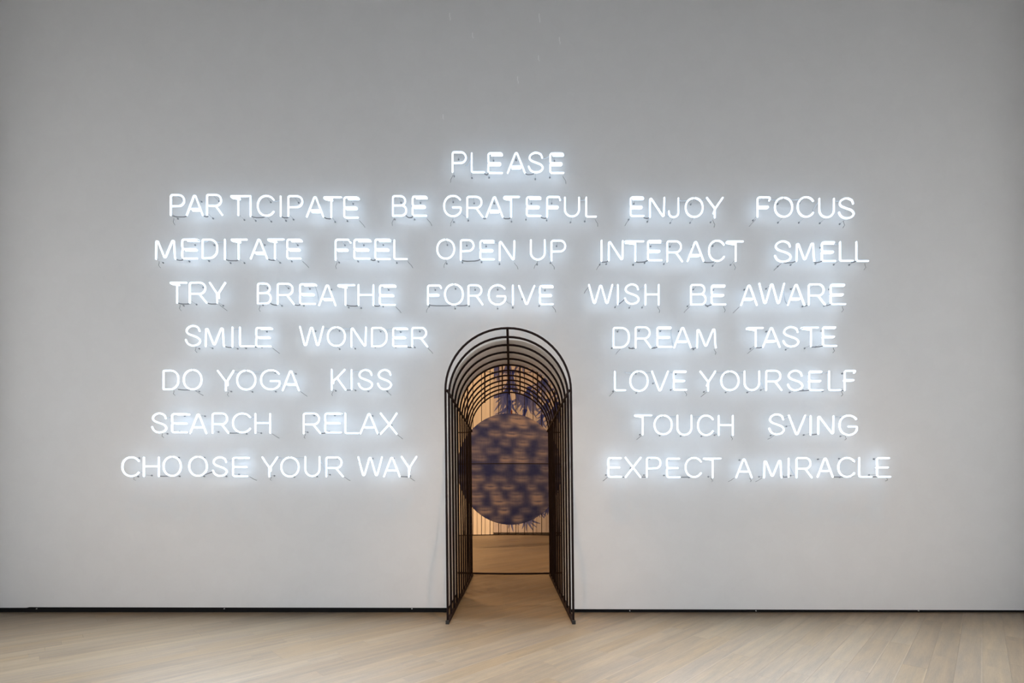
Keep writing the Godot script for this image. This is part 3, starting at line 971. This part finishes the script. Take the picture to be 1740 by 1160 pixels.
func disc_texture() -> ImageTexture:
	# print of blurred tan dashes on dark blue, in staggered rows
	var n := 512
	var acc := PackedFloat32Array()
	acc.resize(n * n)
	var dark := PackedFloat32Array()
	dark.resize(n * n)
	rng.seed = 9
	var rows := 13
	for j in rows:
		var y := (j + 0.5) / rows * n + rng.randf_range(-9, 9)
		var x := -40.0 + (j % 2) * 45.0
		while x < n + 40:
			var sx := rng.randf_range(22, 36)
			var sy := rng.randf_range(9, 14)
			var amp := rng.randf_range(0.5, 1.15)
			for yy in range(maxi(0, int(y - 3 * sy)), mini(n, int(y + 3 * sy))):
				for xx in range(maxi(0, int(x - 2.6 * sx)), mini(n, int(x + 2.6 * sx))):
					var dx := (xx - x) / sx
					var dy := (yy - y) / sy
					acc[yy * n + xx] += amp * exp(-0.5 * dx * dx * absf(dx) - 0.5 * dy * dy) + 0.05 * amp * exp(-0.15 * dx * dx - 0.12 * dy * dy)
					var ly := (yy - y + sy * 0.25 + dx * dx * 2.0) / 3.0
					dark[yy * n + xx] += 0.75 * amp * exp(-0.9 * dx * dx - 0.5 * ly * ly)
			x += rng.randf_range(78, 126)
	var fn := FastNoiseLite.new()
	fn.seed = 3
	fn.frequency = 1.0
	var b := PackedByteArray()
	b.resize(n * n * 3)
	var blue := Vector3(52, 62, 112)
	var tan := Vector3(162, 150, 154)
	for yy in n:
		for xx in n:
			var a := clampf(acc[yy * n + xx], 0, 1.05)
			a *= 1.0 - clampf(dark[yy * n + xx], 0, 0.8) * 0.75
			a += 0.16 * fn.get_noise_2d(xx * 0.016, yy * 0.03 + 50.0) + 0.05 * fn.get_noise_2d(xx * 0.012, yy * 0.2) + 0.08 * fn.get_noise_2d(xx * 0.2, yy * 0.012)
			a += 0.22 * clampf(0.5 - absf(yy - 30) / 60.0, 0, 1)
			var c := blue.lerp(tan, clampf(a, 0, 1))
			var i := (yy * n + xx) * 3
			b[i] = int(c.x)
			b[i + 1] = int(c.y)
			b[i + 2] = int(c.z)
	return texture_from(n, n, b)

func build_disc() -> void:
	var at := Vector3(-0.01, 1.11 + (845.0 - 797.5) / 800.0 * 10.27 , CAGE_Z)
	var r := 94.5 / 800.0 * 10.27
	at.y -= r
	var t := thing("hanging_disc", at, "large round disc printed in blurred dark blue and tan, hanging in the cage", "hanging disc")
	var front := MB.new()
	var rim := MB.new()
	var seg := 72
	for s in [1.0, -1.0]:
		var c := front.vert(Vector3(0, r, s * 0.015), Vector3(0, 0, s), Vector2(0.5, 0.5))
		for k in seg + 1:
			var a := TAU * k / seg
			front.vert(Vector3(r * sin(a), r + r * cos(a), s * 0.015), Vector3(0, 0, s), Vector2(0.5 + 0.5 * sin(a) * s, 0.5 - 0.5 * cos(a)))
		for k in seg:
			front.tri(c, c + 1 + k, c + 2 + k)
	for k in seg:
		var a := TAU * k / seg
		var e := TAU * (k + 1) / seg
		var na := Vector3(sin(a), cos(a), 0)
		var ne := Vector3(sin(e), cos(e), 0)
		var o := Vector3(0, r, 0)
		var f := Vector3(0, 0, 0.015)
		var i := rim.vert(o + na * r - f, na)
		rim.vert(o + na * r + f, na)
		rim.vert(o + ne * r + f, ne)
		rim.vert(o + ne * r - f, ne)
		rim.tri(i, i + 1, i + 2)
		rim.tri(i, i + 2, i + 3)
	var dm := mat(Color.WHITE, 0.8, 0.0, 0.2)
	dm.albedo_texture = disc_texture()
	part(front.done(), "printed_face", dm, t)
	part(rim.done(), "rim", mat(lin(0.12, 0.10, 0.09), 0.7), t)
	var w := MB.new()
	w.tube(PackedVector3Array([Vector3(0, 2 * r + 0.05, 0), Vector3(0, CEIL_Y - at.y, 0)]), 0.004, 6, false, false)
	part(w.done(), "cable", M.wire, t)
	var h := MB.new()
	h.tube(PackedVector3Array([Vector3(0, 2 * r - 0.01, 0), Vector3(0, 2 * r + 0.055, 0)]), 0.02, 8)
	part(h.done(), "clamp", mat(lin(0.10, 0.02, 0.015), 0.5), t)
	t.rotation_degrees.y = 21.0

const CANVAS_W := 3.6
const CANVAS_H := 5.9
const CANVAS_X := -0.54     # its left edge
const CANVAS_Y := 0.062
const PXM := 150.0

func plume(img: PackedFloat32Array, w: int, h: int, ax: float, ay: float, ang: float, length: float, spread: float, strokes: int) -> void:
	# a fan of tapering, curving brush strokes from (ax, ay) metres on the canvas
	for k in strokes:
		var s := (float(k) / maxi(strokes - 1, 1) - 0.5) * 2.0
		var a := deg_to_rad(ang + s * spread * 0.35)
		var bend := deg_to_rad(s * spread) + rng.randf_range(-0.1, 0.1)
		var l := length * rng.randf_range(0.75, 1.08)
		var p := Vector2(ax + s * 0.04, ay)
		var steps := int(l * PXM * 0.8)
		var ink := rng.randf_range(0.7, 1.05)
		for i in steps:
			var t := float(i) / steps
			var d := a + bend * t
			p += Vector2(cos(d), sin(d)) * (l / steps)
			var rad := (0.045 * length * (1.0 - t) * (0.5 + t) * 2.0 + 0.008) * PXM
			var cx := p.x * PXM
			var cy := p.y * PXM
			for yy in range(maxi(0, int(cy - rad)), mini(h, int(cy + rad) + 1)):
				for xx in range(maxi(0, int(cx - rad)), mini(w, int(cx + rad) + 1)):
					if Vector2(xx - cx, yy - cy).length() <= rad:
						img[yy * w + xx] = maxf(img[yy * w + xx], ink * (1.0 - 0.35 * t))

func build_painting() -> void:
	var w := int(CANVAS_W * PXM)
	var h := int(CANVAS_H * PXM)
	var ink := PackedFloat32Array()
	ink.resize(w * h)
	rng.seed = 14
	# x from the left edge, y down from the upper edge, in metres; 90 points down
	var top := CANVAS_Y + CANVAS_H
	for q in [
		[0.15, 5.35, 100, 0.9, 20, 5], [0.45, 5.30, 95, 0.8, 25, 5], [0.85, 5.5, 92, 0.8, 26, 4], [1.35, 5.35, 100, 0.7, 24, 4], [0.55, 4.85, 96, 0.7, 30, 6],
		[0.48, 4.38, 115, 0.85, 50, 9], [0.60, 4.32, 62, 0.75, 30, 3], [0.50, 3.95, 108, 0.65, 38, 7], [1.05, 4.35, 105, 0.9, 50, 8], [1.15, 4.25, 62, 0.8, 40, 3], [0.92, 3.7, 100, 0.5, 34, 6],
		[1.62, 4.75, 115, 0.8, 40, 6], [1.62, 4.0, 112, 0.6, 40, 6], [1.45, 3.55, 105, 0.5, 40, 6], [1.85, 3.9, 100, 0.8, 50, 7], [0.35, 3.2, 110, 0.8, 50, 7], [1.2, 2.9, 90, 0.8, 50, 7],
		[0.55, 0.72, 108, 0.62, 60, 8], [0.85, 0.66, 62, 0.62, 40, 5], [1.32, 0.95, 95, 0.55, 60, 9], [1.65, 1.0, 110, 0.5, 40, 7], [0.7, 2.1, 100, 0.8, 50, 7], [1.5, 1.9, 95, 0.8, 50, 8],
		[2.2, 4.8, 100, 0.9, 50, 7], [2.5, 3.6, 100, 0.9, 50, 7], [2.3, 2.6, 100, 0.9, 50, 7], [2.9, 4.4, 100, 0.9, 50, 7], [3.0, 3.0, 100, 0.9, 50, 7], [2.6, 1.4, 100, 0.9, 50, 7], [3.1, 1.8, 100, 0.9, 50, 7]]:
		plume(ink, w, h, q[0], top - q[1], q[2], q[3], q[4], q[5])
	var fn := FastNoiseLite.new()
	fn.seed = 8
	fn.frequency = 0.05
	var b := PackedByteArray()
	b.resize(w * h * 3)
	var ground := Vector3(190, 184, 186)
	var blue := Vector3(30, 46, 126)
	for yy in h:
		for xx in w:
			var c := (ground + Vector3.ONE * 5.0 * fn.get_noise_2d(xx, yy)).lerp(blue, clampf(ink[yy * w + xx] * (0.92 + 0.25 * fn.get_noise_2d(xx * 5.0, yy * 0.6)), 0, 1))
			var i := (yy * w + xx) * 3
			b[i] = int(c.x)
			b[i + 1] = int(c.y)
			b[i + 2] = int(c.z)
	var m := mat(Color.WHITE, 0.85, 0.0, 0.2)
	m.albedo_texture = texture_from(w, h, b)
	var t := thing("canvas_painting", Vector3(CANVAS_X + CANVAS_W / 2, CANVAS_Y, BACK_Z), "tall canvas of blue feathery brush strokes on a pale ground, on the far wall", "painting")
	var hx := CANVAS_W / 2
	var f := MB.new()
	var zf := 0.05
	f.quad(Vector3(-hx, 0, zf), Vector3(hx, 0, zf), Vector3(hx, CANVAS_H, zf), Vector3(-hx, CANVAS_H, zf), Vector3(0, 0, 1), Vector2(0, 1), Vector2(1, 1), Vector2(1, 0), Vector2(0, 0))
	part(f.done(), "painted_canvas", m, t)
	var s := MB.new()
	s.box(Vector3(-hx, 0, 0.004), Vector3(hx, CANVAS_H, zf - 0.001))
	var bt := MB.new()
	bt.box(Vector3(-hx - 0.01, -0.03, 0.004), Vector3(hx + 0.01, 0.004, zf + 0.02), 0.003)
	part(bt.done(), "shadow_strip", mat(lin(0.03, 0.022, 0.018), 0.7), t)  # dark strip put in for the shadow line under the canvas
	part(s.done(), "stretcher", mat(lin(0.20, 0.16, 0.12), 0.8), t)

func _ready() -> void:
	set_camera()
	set_materials()
	set_lights()
	build_walls()
	build_floor()
	build_words()
	build_tunnel()
	build_cage()
	build_disc()
	build_painting()
